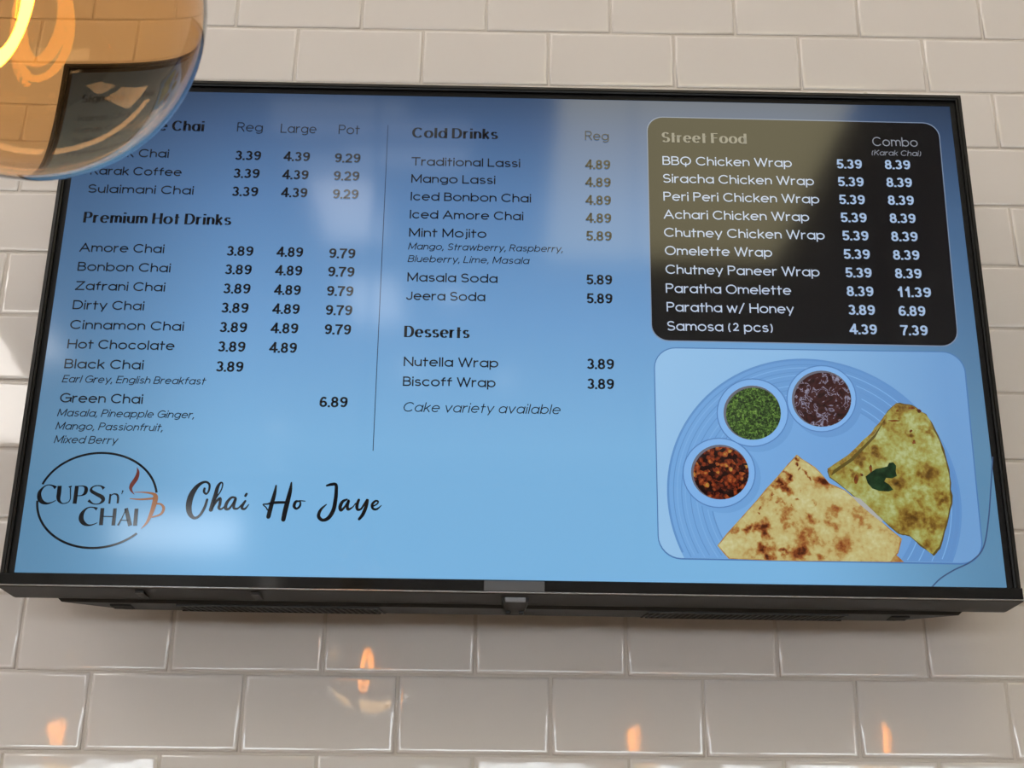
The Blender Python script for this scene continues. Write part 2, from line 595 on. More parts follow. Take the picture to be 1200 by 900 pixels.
def rounded(cor, rad, n=8):
    """cor: TL, TR, BR, BL in pixels -> rounded outline on the screen plane"""
    q = [Vector(S(*c)) for c in cor]
    pts = []
    for i in range(4):
        p, a, b = q[i], (q[i - 1] - q[i]).normalized(), (q[(i + 1) % 4] - q[i]).normalized()
        c = p + rad * (a + b)
        for k in range(n + 1):
            t = math.pi / 2 * k / n
            pts.append(tuple(c - rad * (b * math.cos(t) + a * math.sin(t)) if False else c - rad * b * math.cos(t) - rad * a * math.sin(t)))
    return pts


M_ink = show('print_black', lin((10, 12, 18)))
M_black = show('panel_black', lin((10, 10, 14)))
M_line = show('panel_outline', lin((125, 140, 165)))
M_shadow = show('card_edge', lin((78, 122, 178)))
M_white_txt = show('print_pale', lin((190, 204, 226)))
M_price_txt = show('print_pale_blue', lin((164, 188, 220)))
M_grey_txt = show('print_grey', lin((140, 136, 124)))
M_grey_txt2 = show('print_mid_grey', lin((140, 145, 155)))

PANEL = [(758.6, 137.5), (1099, 145.0), (1122.8, 405.5), (764.3, 398.5)]
flat('panel_outline', rounded([(757.6, 136.5), (1100, 144), (1124, 406.6), (763.3, 399.5)], .0175), M_line, L_PANEL)
flat('menu_panel', rounded(PANEL, .017), M_black, L_A)


def card_fac(nt, vec):
    s = nt.nodes.new('ShaderNodeSeparateXYZ')
    nt.links.new(vec, s.inputs[0])
    f = math_node(nt, 'MULTIPLY', math_node(nt, 'SUBTRACT', s.outputs['X'], .13), 3.3, True)
    return f


CARD = [(767, 408.0), (1128, 413.3), (1152.3, 660.3), (772.4, 653.6)]
flat('card_outline', rounded([(765.8, 406.8), (1129.4, 412.3), (1154, 662.2), (771.2, 655.3)], .0225), M_shadow, L_PANEL)
M_card = emit_ramp('card_pale_blue', [(0, (150, 194, 232)), (.5, (140, 186, 228)), (1, (112, 158, 208))], card_fac)
flat('picture_card', rounded(CARD, .0215), M_card, L_A)

# dinner plate, clipped by the lower edge of the card
P1, P2, P3 = (Vector(S(782.7, 554)), Vector(S(946, 420.5)), Vector(S(801, 652.5)))


def circ(a, b, c):
    d = 2 * (a.x * (b.y - c.y) + b.x * (c.y - a.y) + c.x * (a.y - b.y))
    ux = (a.length_squared * (b.y - c.y) + b.length_squared * (c.y - a.y) + c.length_squared * (a.y - b.y)) / d
    uy = (a.length_squared * (c.x - b.x) + b.length_squared * (a.x - c.x) + c.length_squared * (b.x - a.x)) / d
    o = Vector((ux, uy))
    return o, (a - o).length


PC, PR = circ(P1, P2, P3)
ZB = S(960, 657)[1] + .0004


def clip_low(pts, zb):
    o = []
    for i, p in enumerate(pts):
        q = pts[(i + 1) % len(pts)]
        if p[1] >= zb:
            o.append(tuple(p))
        if (p[1] >= zb) != (q[1] >= zb):
            t = (zb - p[1]) / (q[1] - p[1])
            o.append((p[0] + t * (q[0] - p[0]), zb))
    return o


def disc(o, r, n=96):
    return [(o.x + r * math.cos(2 * math.pi * k / n), o.y + r * math.sin(2 * math.pi * k / n)) for k in range(n)]


M_plate = emit_ramp('plate_blue', [(0, (116, 168, 222)), (1, (96, 142, 198))], card_fac)
M_well = emit_ramp('plate_well', [(0, (124, 176, 228)), (1, (104, 152, 208))], card_fac)
M_ring_d = show('plate_ring_dark', lin((98, 146, 202)))
M_ring_l = show('plate_ring_light', lin((124, 174, 225)))
flat('plate_picture', clip_low(disc(PC, PR), ZB), M_plate, L_B)
flat('plate_well', clip_low(disc(PC, PR * .70), ZB), M_well, L_B - .00003)
for k, (fr, mt, wd) in enumerate([(.992, M_ring_d, .0010), (.955, M_ring_d, .0004), (.93, M_ring_l, .0005), (.90, M_ring_d, .0004),
                                  (.875, M_ring_l, .0004), (.84, M_ring_d, .0004), (.80, M_ring_l, .0005), (.77, M_ring_d, .0004),
                                  (.735, M_ring_l, .0005), (.705, M_ring_d, .0006)]):
    a, b = clip_low(disc(PC, PR * fr), ZB), None
    v_, f_ = [], []
    n = 120
    for i in range(n):
        t = 2 * math.pi * i / n
        for rr in (PR * fr - wd, PR * fr + wd):
            v_.append((PC.x + rr * math.cos(t), L_B - .00006, PC.y + rr * math.sin(t)))
    for i in range(n):
        j = (i + 1) % n
        q = (2 * i, 2 * i + 1, 2 * j + 1, 2 * j)
        if min(v_[x][2] for x in q) > ZB:
            f_.append(q)
    mesh_obj('plate_ring', v_, f_, mt, screen)

# sauce cups
M_cup = show('cup_rim_picture', lin((128, 178, 232)))
M_cupedge = show('cup_edge_picture', lin((86, 130, 188)))
M_cupin = show('cup_inside_picture', lin((104, 104, 116)))


def vor(scale, noise_scale, amt):
    def f(nt, vec):
        v = N(nt, 'ShaderNodeTexVoronoi', Scale=scale)
        nt.links.new(vec, v.inputs['Vector'])
        s = nt.nodes.new('ShaderNodeSeparateColor')
        nt.links.new(v.outputs['Color'], s.inputs[0])
        d = math_node(nt, 'MULTIPLY', v.outputs['Distance'], -.55)
        n = N(nt, 'ShaderNodeTexNoise', Scale=noise_scale, Detail=4.0)
        nt.links.new(vec, n.inputs['Vector'])
        nn = math_node(nt, 'MULTIPLY', math_node(nt, 'SUBTRACT', n.outputs['Fac'], .5), amt)
        return math_node(nt, 'ADD', math_node(nt, 'ADD', s.outputs[0], d), nn, True)
    return f


def noise(scale, detail=5.0, dist=0.0):
    def f(nt, vec):
        n = N(nt, 'ShaderNodeTexNoise', Scale=scale, Detail=detail, Distortion=dist)
        nt.links.new(vec, n.inputs['Vector'])
        return n.outputs['Fac']
    return f


M_chili = emit_ramp('chili_relish', [(0, (24, 10, 10)), (.25, (84, 28, 16)), (.5, (130, 52, 24)), (.72, (160, 84, 40)),
                                     (.86, (172, 132, 52)), (1, (182, 160, 80))], vor(250, 420, 1.0))
M_green = emit_ramp('green_chutney', [(.30, (10, 18, 12)), (.44, (30, 50, 22)), (.54, (66, 96, 38)), (.64, (104, 138, 58)),
                                      (.78, (142, 172, 104))], noise(420, 6, .8))
M_maroon = emit_ramp('maroon_chutney', [(.30, (26, 10, 12)), (.47, (58, 24, 24)), (.545, (66, 30, 30)), (.575, (150, 150, 172)),
                                        (.60, (120, 118, 140)), (.63, (62, 26, 26)), (.9, (48, 16, 16))], noise(105, 2.5, 1.6))
for (cx, cy, rx, ry, fx, fy, fr, mat, nm) in (
        (842.6, 554.3, 43, 41.2, 845.0, 554.6, 32.5, M_chili, 'relish_picture'),
        (881.8, 483.8, 42.2, 40.2, 882.8, 485.0, 32.2, M_green, 'green_chutney_picture'),
        (962.6, 467.4, 41.2, 39.4, 964.0, 468.6, 33.4, M_maroon, 'maroon_chutney_picture')):
    flat('cup_shadow_picture', ellipse_px(cx + 6, cy + 6, rx, ry), M_cupedge if False else M_plate, L_C + .00003)
    flat('cup_edge_picture', ellipse_px(cx, cy, rx, ry), M_cupedge, L_C)
    flat('cup_rim_picture', ellipse_px(cx, cy, rx - 1.3, ry - 1.3), M_cup, L_C - .00002)
    flat('cup_inside_picture', ellipse_px(fx - 1.6, fy - 1.2, fr + 1.2, fr * .95 + 1.2), M_cupin, L_C - .00004)
    flat(nm, ellipse_px(fx, fy, fr, fr * .95), mat, L_C - .00006)


# folded flatbread and omelette
def pz(x, y):                                   # coordinates read in a 2.857 x enlargement of the photo at (740, 390)
    return S(740 + x / 2.857, 390 + y / 2.857)


def rag(pts, amp, n, seed):
    """break straight outline edges into n slightly uneven steps"""
    rnd = random.Random(seed)
    o = []
    for i, p in enumerate(pts):
        q = pts[(i + 1) % len(pts)]
        for k in range(n):
            t = k / n
            j = amp if k else 0
            o.append((p[0] + (q[0] - p[0]) * t + rnd.uniform(-j, j), p[1] + (q[1] - p[1]) * t + rnd.uniform(-j, j)))
    return o


def bread_fac(nt, vec):
    a = N(nt, 'ShaderNodeTexNoise', Scale=42.0, Detail=4.0)
    b = N(nt, 'ShaderNodeTexNoise', Scale=230.0, Detail=5.0)
    nt.links.new(vec, a.inputs['Vector'])
    nt.links.new(vec, b.inputs['Vector'])
    return math_node(nt, 'ADD', math_node(nt, 'MULTIPLY', a.outputs['Fac'], .6), math_node(nt, 'MULTIPLY', b.outputs['Fac'], .4))


def toast_fac(centres, base_scale, amount):
    """mottled crumb plus browned places around the given picture points (x, y, radius)"""
    def f(nt, vec):
        base = bread_fac(nt, vec)
        w1 = N(nt, 'ShaderNodeTexNoise', Scale=base_scale, Detail=5.0, Roughness=.65)
        nt.links.new(vec, w1.inputs['Vector'])
        wn = N(nt, 'ShaderNodeTexNoise', Scale=85.0, Detail=4.0)
        nt.links.new(vec, wn.inputs['Vector'])
        wv = nt.nodes.new('ShaderNodeVectorMath')
        wv.operation = 'MULTIPLY_ADD'
        wv.inputs[1].default_value = (.030, 0, .030)
        nt.links.new(wn.outputs['Color'], wv.inputs[0])
        nt.links.new(vec, wv.inputs[2])
        best = None
        for x, y, r_ in centres:
            X_, Z_ = pz(x, y)
            d = nt.nodes.new('ShaderNodeVectorMath')
            d.operation = 'DISTANCE'
            nt.links.new(wv.outputs[0], d.inputs[0])
            d.inputs[1].default_value = (X_ + .015, 0, Z_ + .015)
            k = math_node(nt, 'SUBTRACT', 1.0, math_node(nt, 'DIVIDE', d.outputs['Value'], r_ / 2.857 / 1180.), True)
            k = math_node(nt, 'MULTIPLY', k, 1.0 if (x, y) in DARK else .55)
            best = k if best is None else math_node(nt, 'MAXIMUM', best, k)
        soft = math_node(nt, 'MULTIPLY', best, amount)
        grain = math_node(nt, 'MULTIPLY', soft, math_node(nt, 'MULTIPLY', w1.outputs['Fac'], 2.0))
        return math_node(nt, 'SUBTRACT', base, grain, True)
    return f


DARK = {(638, 497), (530, 486), (516, 516), (492, 504), (393, 656), (440, 656), (452, 726), (557, 734), (560, 465), (556, 550), (588, 480), (512, 735),
        (470, 548), (440, 580), (548, 440), (424, 602), (553, 414), (460, 752)}
BREAD_SPOTS = [(638, 497, 36), (530, 486, 20), (516, 516, 24), (492, 504, 20), (393, 656, 26), (440, 656, 40), (452, 726, 44), (557, 734, 50), (572, 698, 40),
               (520, 605, 36), (526, 637, 26), (560, 465, 10), (556, 550, 14), (588, 480, 9), (512, 735, 20), (350, 664, 16), (470, 548, 10),
               (440, 580, 9), (500, 570, 10), (548, 440, 10), (536, 585, 11), (606, 560, 12), (424, 602, 8), (668, 642, 38), (770, 632, 52), (706, 716, 46),
               (610, 690, 40), (600, 620, 26), (676, 604, 30), (553, 414, 16), (460, 752, 26), (640, 755, 22)]
EGG_SPOTS = [(940, 620, 70), (900, 255, 50), (850, 300, 34), (820, 405, 30), (905, 500, 44), (985, 470, 50), (1010, 640, 50), (960, 560, 36), (750, 480, 24),
             (1045, 560, 40), (1000, 330, 30), (930, 345, 18), (760, 410, 40), (985, 715, 30)]
M_bread = emit_ramp('flatbread', [(.06, (70, 30, 16)), (.17, (122, 60, 28)), (.27, (156, 98, 50)), (.37, (172, 136, 76)), (.44, (188, 168, 108)),
                                  (.54, (194, 184, 126)), (.66, (204, 200, 152))], toast_fac(BREAD_SPOTS, 240.0, .47))
M_omelette = emit_ramp('omelette', [(.14, (62, 42, 18)), (.28, (104, 74, 28)), (.37, (136, 108, 44)), (.44, (152, 138, 64)), (.52, (160, 160, 88)),
                                    (.62, (178, 186, 130))], toast_fac(EGG_SPOTS, 170.0, .42))
M_brown = emit_ramp('toasted_spot', [(.35, (70, 30, 14)), (.6, (124, 66, 26)), (.8, (150, 96, 46))], noise(190, 4))
M_tan = emit_ramp('toasted_patch', [(.35, (158, 104, 50)), (.65, (188, 160, 96))], noise(150, 4))
M_egg_tan = emit_ramp('omelette_patch', [(.38, (126, 92, 34)), (.5, (146, 122, 54)), (.62, (156, 148, 76))], noise(200, 5))
M_egg_edge = show('omelette_edge', lin((92, 78, 34)))
M_leaf = emit_ramp('parsley', [(.35, (16, 34, 20)), (.7, (36, 66, 38))], noise(120, 3))
M_fill = show('filling_picture', lin((172, 172, 170)))

om = [(885, 233), (925, 237), (955, 250), (985, 270), (1005, 300), (1035, 365), (1055, 430), (1068, 500), (1072, 570), (1055, 640),
      (1032, 720), (1010, 745), (985, 725), (930, 680), (890, 670), (800, 590), (740, 545), (660, 482), (655, 455), (720, 410),
      (800, 335), (845, 275)]
flat('omelette_edge_picture', [pz(*p) for p in rag([(x + 2, y + 3) for x, y in om], 4, 3, 4)], M_egg_edge, L_C - .00001)
flat('omelette_picture', [pz(*p) for p in rag([(862 + (x - 862) * .985, 480 + (y - 480) * .985) for x, y in om], 2.5, 3, 5)], M_omelette, L_C - .00003)
flat('fold_picture', [pz(*p) for p in ((655, 456), (722, 412), (802, 337), (845, 280), (852, 283), (812, 340), (735, 418), (690, 452), (668, 480))],
     M_egg_tan, L_C - .00005)
flat('fold_line_picture', [pz(*p) for p in ((668, 480), (676, 460), (735, 420), (812, 342), (850, 286), (816, 350), (742, 428), (684, 468))],
     M_egg_edge, L_C - .00006)
br = [(553, 408), (592, 436), (630, 466), (662, 504), (715, 528), (770, 572), (836, 632), (905, 690), (893, 738), (872, 767), (870, 768),
      (560, 765.0), (325, 757), (287, 713), (352, 636), (420, 560), (486, 484)]
flat('flatbread_edge_picture', [pz(*p) for p in rag(br, 2.2, 2, 8)], M_tan, L_D)
flat('flatbread_picture', [pz(*p) for p in rag([(600 + (x - 600) * .985, 640 + (y - 640) * .985) for x, y in br], 1.5, 3, 9)], M_bread, L_D - .00002)
flat('flatbread_tip_picture', [pz(*p) for p in ((868, 768), (884, 742), (912, 768))], M_tan, L_D)
flat('filling_picture', [pz(*p) for p in ((735, 545), (765, 556), (808, 596), (842, 630), (836, 634), (798, 604), (758, 570))], M_fill, L_D - .00004)


def catmull(pts, sub=6):
    o = []
    n = len(pts)
    for i in range(n - 1):
        p0, p1, p2, p3 = pts[max(i - 1, 0)], pts[i], pts[i + 1], pts[min(i + 2, n - 1)]
        for k in range(sub):
            t = k / sub
            o.append(tuple(.5 * (2 * b + (c - a) * t + (2 * a - 5 * b + 4 * c - d) * t * t + (3 * b - a - 3 * c + d) * t ** 3)
                           for a, b, c, d in zip(p0, p1, p2, p3)))
    o.append(tuple(pts[-1]))
    return o


def blob(cx, cy, rx, ry, seed, mat, n=9, name='toasted_spot_picture', layer=L_D - .00004):
    rnd = random.Random(seed)
    ring = []
    for k in range(n):
        t = 2 * math.pi * k / n
        q = rnd.uniform(.55, 1.2)
        ring.append((cx + rx * q * math.cos(t), cy + ry * q * math.sin(t)))
    sm = catmull(ring + ring[:1], 4)[:-1]
    flat(name, [pz(*p) for p in sm], mat, layer)


for i, (x, y, rx, ry) in enumerate([(936, 252, 12, 5), (962, 262, 8, 6), (890, 262, 5, 4), (935, 330, 5, 5), (945, 366, 7, 7), (752, 490, 8, 14),
                                    (770, 476, 6, 6), (880, 295, 22, 5), (800, 455, 5, 14)]):
    blob(x, y, rx, ry, 150 + i, M_brown, name='omelette_speck_picture', layer=L_C - .00006)
flat('parsley_picture', [pz(*p) for p in ((783, 482), (800, 468), (818, 456), (840, 452), (856, 448), (862, 436), (876, 434), (886, 446), (884, 464), (888, 480),
                                          (872, 488), (852, 486), (846, 498), (862, 508), (876, 526), (860, 532), (830, 530), (806, 522), (790, 504))],
     M_leaf, L_C - .00008)

# column divider and the hairline drawn over the picture
def ribbon(pts, widths):
    """quads along a polyline; returns verts (x, z) and faces"""
    v_, f_ = [], []
    n = len(pts)
    for i, p in enumerate(pts):
        a, b = Vector(pts[max(i - 1, 0)]), Vector(pts[min(i + 1, n - 1)])
        t = (b - a)
        t = t.normalized() if t.length > 1e-9 else Vector((1, 0))
        nrm = Vector((-t.y, t.x)) * (widths[i] if isinstance(widths, (list, tuple)) else widths) * .5
        v_ += [(p[0] + nrm.x, p[1] + nrm.y), (p[0] - nrm.x, p[1] - nrm.y)]
    for i in range(n - 1):
        f_.append((2 * i, 2 * i + 1, 2 * i + 3, 2 * i + 2))
    return v_, f_


def stroke_mesh(name, strokes, mat, layer, conv, scale, round_caps=True):
    """strokes: lists of (x, y, width) in picture coordinates; conv maps to the screen plane, scale turns widths into metres"""
    V, F_ = [], []
    for st in strokes:
        c = catmull(st)
        pts = [conv(p[0], p[1]) for p in c]
        ws = [max(p[2], .5) * scale for p in c]
        if round_caps:
            for at, w_ in ((pts[0], ws[0]), (pts[-1], ws[-1])):
                b = len(V)
                V += [(at[0] + w_ / 2 * math.cos(k * math.pi / 5), layer - .000002, at[1] + w_ / 2 * math.sin(k * math.pi / 5)) for k in range(10)]
                F_.append(tuple(range(b, b + 10)))
        v_, f_ = ribbon(pts, ws)
        b = len(V)
        V += [(x, layer, z) for x, z in v_]
        F_ += [tuple(b + i for i in f) for f in f_]
    return mesh_obj(name, V, F_, mat, screen)


M_div = show('divider_ink', lin((38, 58, 88)))
v_, f_ = ribbon([S(454.8, 147), S(437.2, 528.5)], .0008)
mesh_obj('divider_line', [(x, L_TXT, z) for x, z in v_], f_, M_div, screen)
stroke_mesh('dark_curve', [[(1163, 536, 1.4), (1161, 570, 1.5), (1158, 610, 1.6), (1152, 642, 1.7), (1138, 658, 1.7), (1118, 668, 1.6), (1102, 678, 1.6), (1092, 688, 1.5)]],
            show('dark_curve_ink', lin((62, 84, 122))), L_TXT, lambda x, y: S(x, y), 1 / 1210.)


# ------------------------------------------------------------------ lettering: a stroke alphabet
def A(cx, cy, rx, ry, a0, a1, n=None):
    n = n or max(4, int(abs(a1 - a0) / 18))
    return [(cx + rx * math.cos(math.radians(a0 + (a1 - a0) * k / n)), cy + ry * math.sin(math.radians(a0 + (a1 - a0) * k / n))) for k in range(n + 1)]


X = .70
bowl = A(.36, .35, .36, .35, 0, 360)
G = {
    'a': (.72, [bowl, [(.72, X), (.72, 0)]]),
    'b': (.72, [bowl, [(0, 1), (0, 0)]]),
    'c': (.66, [A(.36, .35, .36, .35, 38, 322)]),
    'd': (.72, [bowl, [(.72, 1), (.72, 0)]]),
    'e': (.72, [A(.36, .35, .36, .35, 3, 318), [(.02, .37), (.71, .37)]]),
    'f': (.38, [[(.14, 0), (.14, .76)] + A(.34, .76, .20, .22, 180, 80), [(0, .66), (.38, .66)]]),
    'g': (.72, [A(.36, .36, .36, .33, 0, 360), [(.72, X), (.72, -.02)] + A(.38, -.02, .34, .22, 0, -140)]),
    'h': (.58, [[(0, 1), (0, 0)], A(.29, .40, .29, .29, 180, 0) + [(.58, 0)]]),
    'i': (.02, [[(.01, X - .03), (.01, 0)], [(.01, .95), (.01, 1.0)]]),
    'j': (.14, [[(.13, X), (.13, -.08)] + A(-.02, -.08, .15, .16, 0, -80), [(.13, .95), (.13, 1.0)]]),
    'k': (.52, [[(0, 1), (0, 0)], [(.48, X), (.02, .28)], [(.17, .42), (.52, 0)]]),
    'l': (.02, [[(.01, 1), (.01, 0)]]),
    'm': (1.0, [[(0, X), (0, 0)], A(.25, .42, .25, .27, 180, 0) + [(.5, 0)], A(.75, .42, .25, .27, 180, 0) + [(1.0, 0)]]),
    'n': (.58, [[(0, X), (0, 0)], A(.29, .40, .29, .29, 180, 0) + [(.58, 0)]]),
    'o': (.76, [A(.38, .35, .38, .35, 0, 360)]),
    'p': (.72, [bowl, [(0, X), (0, -.27)]]),
    'r': (.36, [[(0, X), (0, 0)], A(.30, .38, .30, .31, 180, 70)]),
    's': (.52, [A(.26, .52, .23, .17, 25, 270) + A(.26, .18, .26, .17, 90, -155)[1:]]),
    't': (.38, [[(.15, .94), (.15, 0)], [(0, .66), (.38, .66)]]),
    'u': (.58, [[(0, X), (0, .30)] + A(.29, .30, .29, .29, 180, 360), [(.58, X), (.58, 0)]]),
    'v': (.62, [[(0, X), (.31, 0)], [(.31, 0), (.62, X)]]),
    'w': (.98, [[(0, X), (.25, 0)], [(.25, 0), (.49, X)], [(.49, X), (.74, 0)], [(.74, 0), (.98, X)]]),
    'x': (.56, [[(0, X), (.56, 0)], [(.56, X), (0, 0)]]),
    'y': (.62, [[(0, X), (.32, .02)], [(.62, X), (.22, -.26)]]),
    'z': (.54, [[(.02, X), (.52, X)], [(.52, X), (0, 0)], [(0, 0), (.54, 0)]]),
    'A': (.92, [[(0, 0), (.46, 1)], [(.46, 1), (.92, 0)], [(.16, .34), (.76, .34)]]),
    'B': (.68, [[(0, 1), (0, 0)], [(0, 1), (.38, 1)] + A(.38, .765, .25, .235, 90, -90) + [(0, .53)], [(.38, .53)] + A(.42, .265, .27, .265, 90, -90) + [(0, 0)]]),
    'C': (.92, [A(.5, .5, .5, .5, 40, 320)]),
    'D': (.84, [[(0, 1), (0, 0)], [(0, 1), (.36, 1)] + A(.36, .5, .48, .5, 90, -90) + [(0, 0)]]),
    'E': (.62, [[(0, 1), (0, 0)], [(0, 1), (.62, 1)], [(0, .52), (.56, .52)], [(0, 0), (.62, 0)]]),
    'F': (.60, [[(0, 1), (0, 0)], [(0, 1), (.60, 1)], [(0, .52), (.54, .52)]]),
    'G': (.95, [A(.5, .5, .5, .5, 42, 360), [(.52, .5), (1.0, .5)], [(.98, .5), (.98, .1)]]),
    'H': (.80, [[(0, 1), (0, 0)], [(.8, 1), (.8, 0)], [(0, .52), (.8, .52)]]),
    'I': (.02, [[(.01, 1), (.01, 0)]]),
    'J': (.56, [[(.54, 1), (.54, .3)] + A(.27, .3, .27, .3, 0, -170)]),
    'K': (.70, [[(0, 1), (0, 0)], [(.66, 1), (.02, .38)], [(.24, .58), (.70, 0)]]),
    'L': (.58, [[(0, 1), (0, 0)], [(0, 0), (.58, 0)]]),
    'M': (.98, [[(.02, 0), (.02, 1)], [(.02, 1), (.49, .15)], [(.49, .15), (.96, 1)], [(.96, 1), (.96, 0)]]),
    'N': (.80, [[(0, 0), (0, 1)], [(0, 1), (.8, 0)], [(.8, 0), (.8, 1)]]),
    'O': (1.0, [A(.5, .5, .5, .5, 0, 360)]),
    'P': (.66, [[(0, 1), (0, 0)], [(0, 1), (.38, 1)] + A(.38, .74, .28, .26, 90, -90) + [(0, .48)]]),
    'Q': (1.0, [A(.5, .5, .5, .5, 0, 360), [(.5, .22), (.5, -.2)]]),
    'R': (.70, [[(0, 1), (0, 0)], [(0, 1), (.38, 1)] + A(.38, .74, .28, .26, 90, -90) + [(0, .48)], [(.36, .48), (.68, 0)]]),
    'S': (.70, [A(.35, .74, .32, .26, 25, 270) + A(.35, .245, .35, .245, 90, -155)[1:]]),
    'T': (.80, [[(.4, 1), (.4, 0)], [(0, 1), (.8, 1)]]),
    'W': (1.26, [[(0, 1), (.32, 0)], [(.32, 0), (.63, 1)], [(.63, 1), (.94, 0)], [(.94, 0), (1.26, 1)]]),
    'Z': (.76, [[(.04, 1), (.74, 1)], [(.74, 1), (0, 0)], [(0, 0), (.76, 0)]]),
    '0': (.56, [A(.28, .5, .21, .41, 0, 360)]),
    '1': (.42, [[(.12, .68), (.30, .92)], [(.30, .98), (.30, 0)]]),
    '2': (.56, [A(.28, .66, .21, .25, 165, -35) + [(.09, .09)], [(.07, .09), (.52, .09)]]),
    '3': (.56, [A(.27, .70, .185, .21, 155, -90), A(.27, .29, .21, .20, 90, -158)]),
    '4': (.60, [[(.42, 0), (.42, .95)], [(.42, .95), (.05, .30)], [(.03, .30), (.60, .30)]]),
    '5': (.56, [[(.50, .91), (.15, .91)], [(.15, .91), (.11, .48)], A(.28, .32, .21, .235, 135, -155)]),
    '6': (.56, [A(.28, .31, .205, .215, 0, 360), A(.31, .46, .235, .44, 48, 190)]),
    '7': (.54, [[(.03, .91), (.51, .91)], [(.50, .90), (.34, .60), (.24, .30), (.21, 0)]]),
    '8': (.56, [A(.28, .71, .175, .20, 0, 360), A(.28, .295, .205, .215, 0, 360)]),
    '9': (.56, [A(.28, .69, .205, .215, 0, 360), A(.25, .54, .235, .44, 228, 370)]),
    '.': (.10, [[(.05, 0), (.05, .18)]]),
    ',': (.08, [[(.06, .06), (.0, -.16)]]),
    '(': (.22, [A(.34, .4, .32, .62, 125, 235)]),
    ')': (.22, [A(-.12, .4, .32, .62, 55, -55)]),
    '/': (.50, [[(.5, 1.05), (0, -.12)]]),
    "'": (.06, [[(.04, 1), (.02, .74)]]),
}


def split_corners(st):
    """break a centre line at sharp corners"""
    parts, cur = [], [st[0]]
    for i in range(1, len(st)):
        cur.append(st[i])
        if i < len(st) - 1:
            a = Vector(st[i]) - Vector(st[i - 1])
            b = Vector(st[i + 1]) - Vector(st[i])
            if a.length > 1e-6 and b.length > 1e-6 and a.angle(b) > math.radians(42):
                parts.append(cur)
                cur = [st[i]]
    parts.append(cur)
    return [q for q in parts if len(q) > 1]


def text(name, s, pL, pR, cap, mat, thick=.10, thin=None, shear=0.0, gap=.235, space=.50, width=None, layer=L_TXT):
    """set s between two baseline pixels; cap = capital height in metres; strokes thick (upright) / thin (level) in cap heights"""
    thin = thick if thin is None else thin
    xL, zL = S(*pL)
    xR, zR = S(*pR) if pR else (xL + width, zL)
    z0 = (zL + zR) / 2
    total, lay, pen = 0.0, [], 0.0
    for i, ch in enumerate(s):
        if ch == ' ':
            pen += space - gap * .5
            continue
        w_, st = G[ch]
        if ch == '.' and thick > .15:
            pen -= .03
        lay.append((pen, st, ch in '0123456789.' and thick > .15))
        total = pen + w_
        pen += w_ + gap
        if ch == '.' and thick > .15:
            pen -= .03
    tk = thick * cap
    sxs = (xR - xL - tk) / total
    V, F_ = [], []
    for off, st, dig in lay:
        for line in st:
            closed = len(line) > 3 and (Vector(line[0]) - Vector(line[-1])).length < 1e-6
            for part in split_corners(line):
                pts = [Vector((xL + tk / 2 + (off + x) * sxs + shear * y * cap, z0 + cap * (y if dig else thin * .5 + y * (1 - thin)))) for x, y in part]
                n = len(pts)
                if n == 2 and not closed:                      # straight bars reach full length
                    t = (pts[1] - pts[0]).normalized()
                    e = thin * cap * .5
                    pts = [pts[i] + t * (e if i else -e) * (0.0 if dig and part[i][1] in (0, .18) else .8 if dig else 1.0) for i in (0, 1)]
                ws = []
                for i in range(n):
                    a_ = pts[i - 1] if i else (pts[-2] if closed else pts[0])
                    b_ = pts[i + 1] if i < n - 1 else (pts[1] if closed else pts[-1])
                    t = b_ - a_
                    t = t.normalized() if t.length > 1e-9 else Vector((0, 1))
                    k = abs(t.y) ** 1.4
                    wv = cap * (thin + (thick - thin) * k)
                    nr = Vector((-t.y, t.x)) * wv / 2
                    ws.append((pts[i] + nr, pts[i] - nr))
                b = len(V)
                for q1, q2 in ws:
                    V += [(q1.x, layer, q1.y), (q2.x, layer, q2.y)]
                for i in range(n - 1):
                    F_.append((b + 2 * i, b + 2 * i + 1, b + 2 * i + 3, b + 2 * i + 2))
    return mesh_obj(name, V, F_, mat, screen)


CI, CP, CH, CS = .0101, .0113, .0124, .0079
LT = .14


def item(s, x0, y0_, x1, y1_, mat=None, cap=CI, **k):
    text('menu_text', s, (x0, y0_), (x1, y1_), cap, mat or M_ink, LT if mat is None else .125, **k)


def note(s, x0, y0_, x1, y1_, cap=CS):
    text('menu_note', s, (x0, y0_), (x1, y1_), cap, M_ink, .12, shear=.20)


def head(s, x0, y0_, x1, y1_, mat=None, cap=CH):
    text('menu_heading', s, (x0, y0_), (x1, y1_), cap, mat or M_ink, .24, .085, gap=.40, space=.62)


def price(s, x0, y0_, x1, y1_=None, mat=None, cap=CP):
    text('price_text', s, (x0, y0_), (x1, y0_ if y1_ is None else y1_), cap, mat or M_ink, .20, .165, gap=.13)


def colhead(s, x0, y0_, x1, mat=None, cap=.0112, **k):
    text('column_heading', s, (x0, y0_), (x1, y0_ + .6), cap, mat or M_ink, .10, **k)


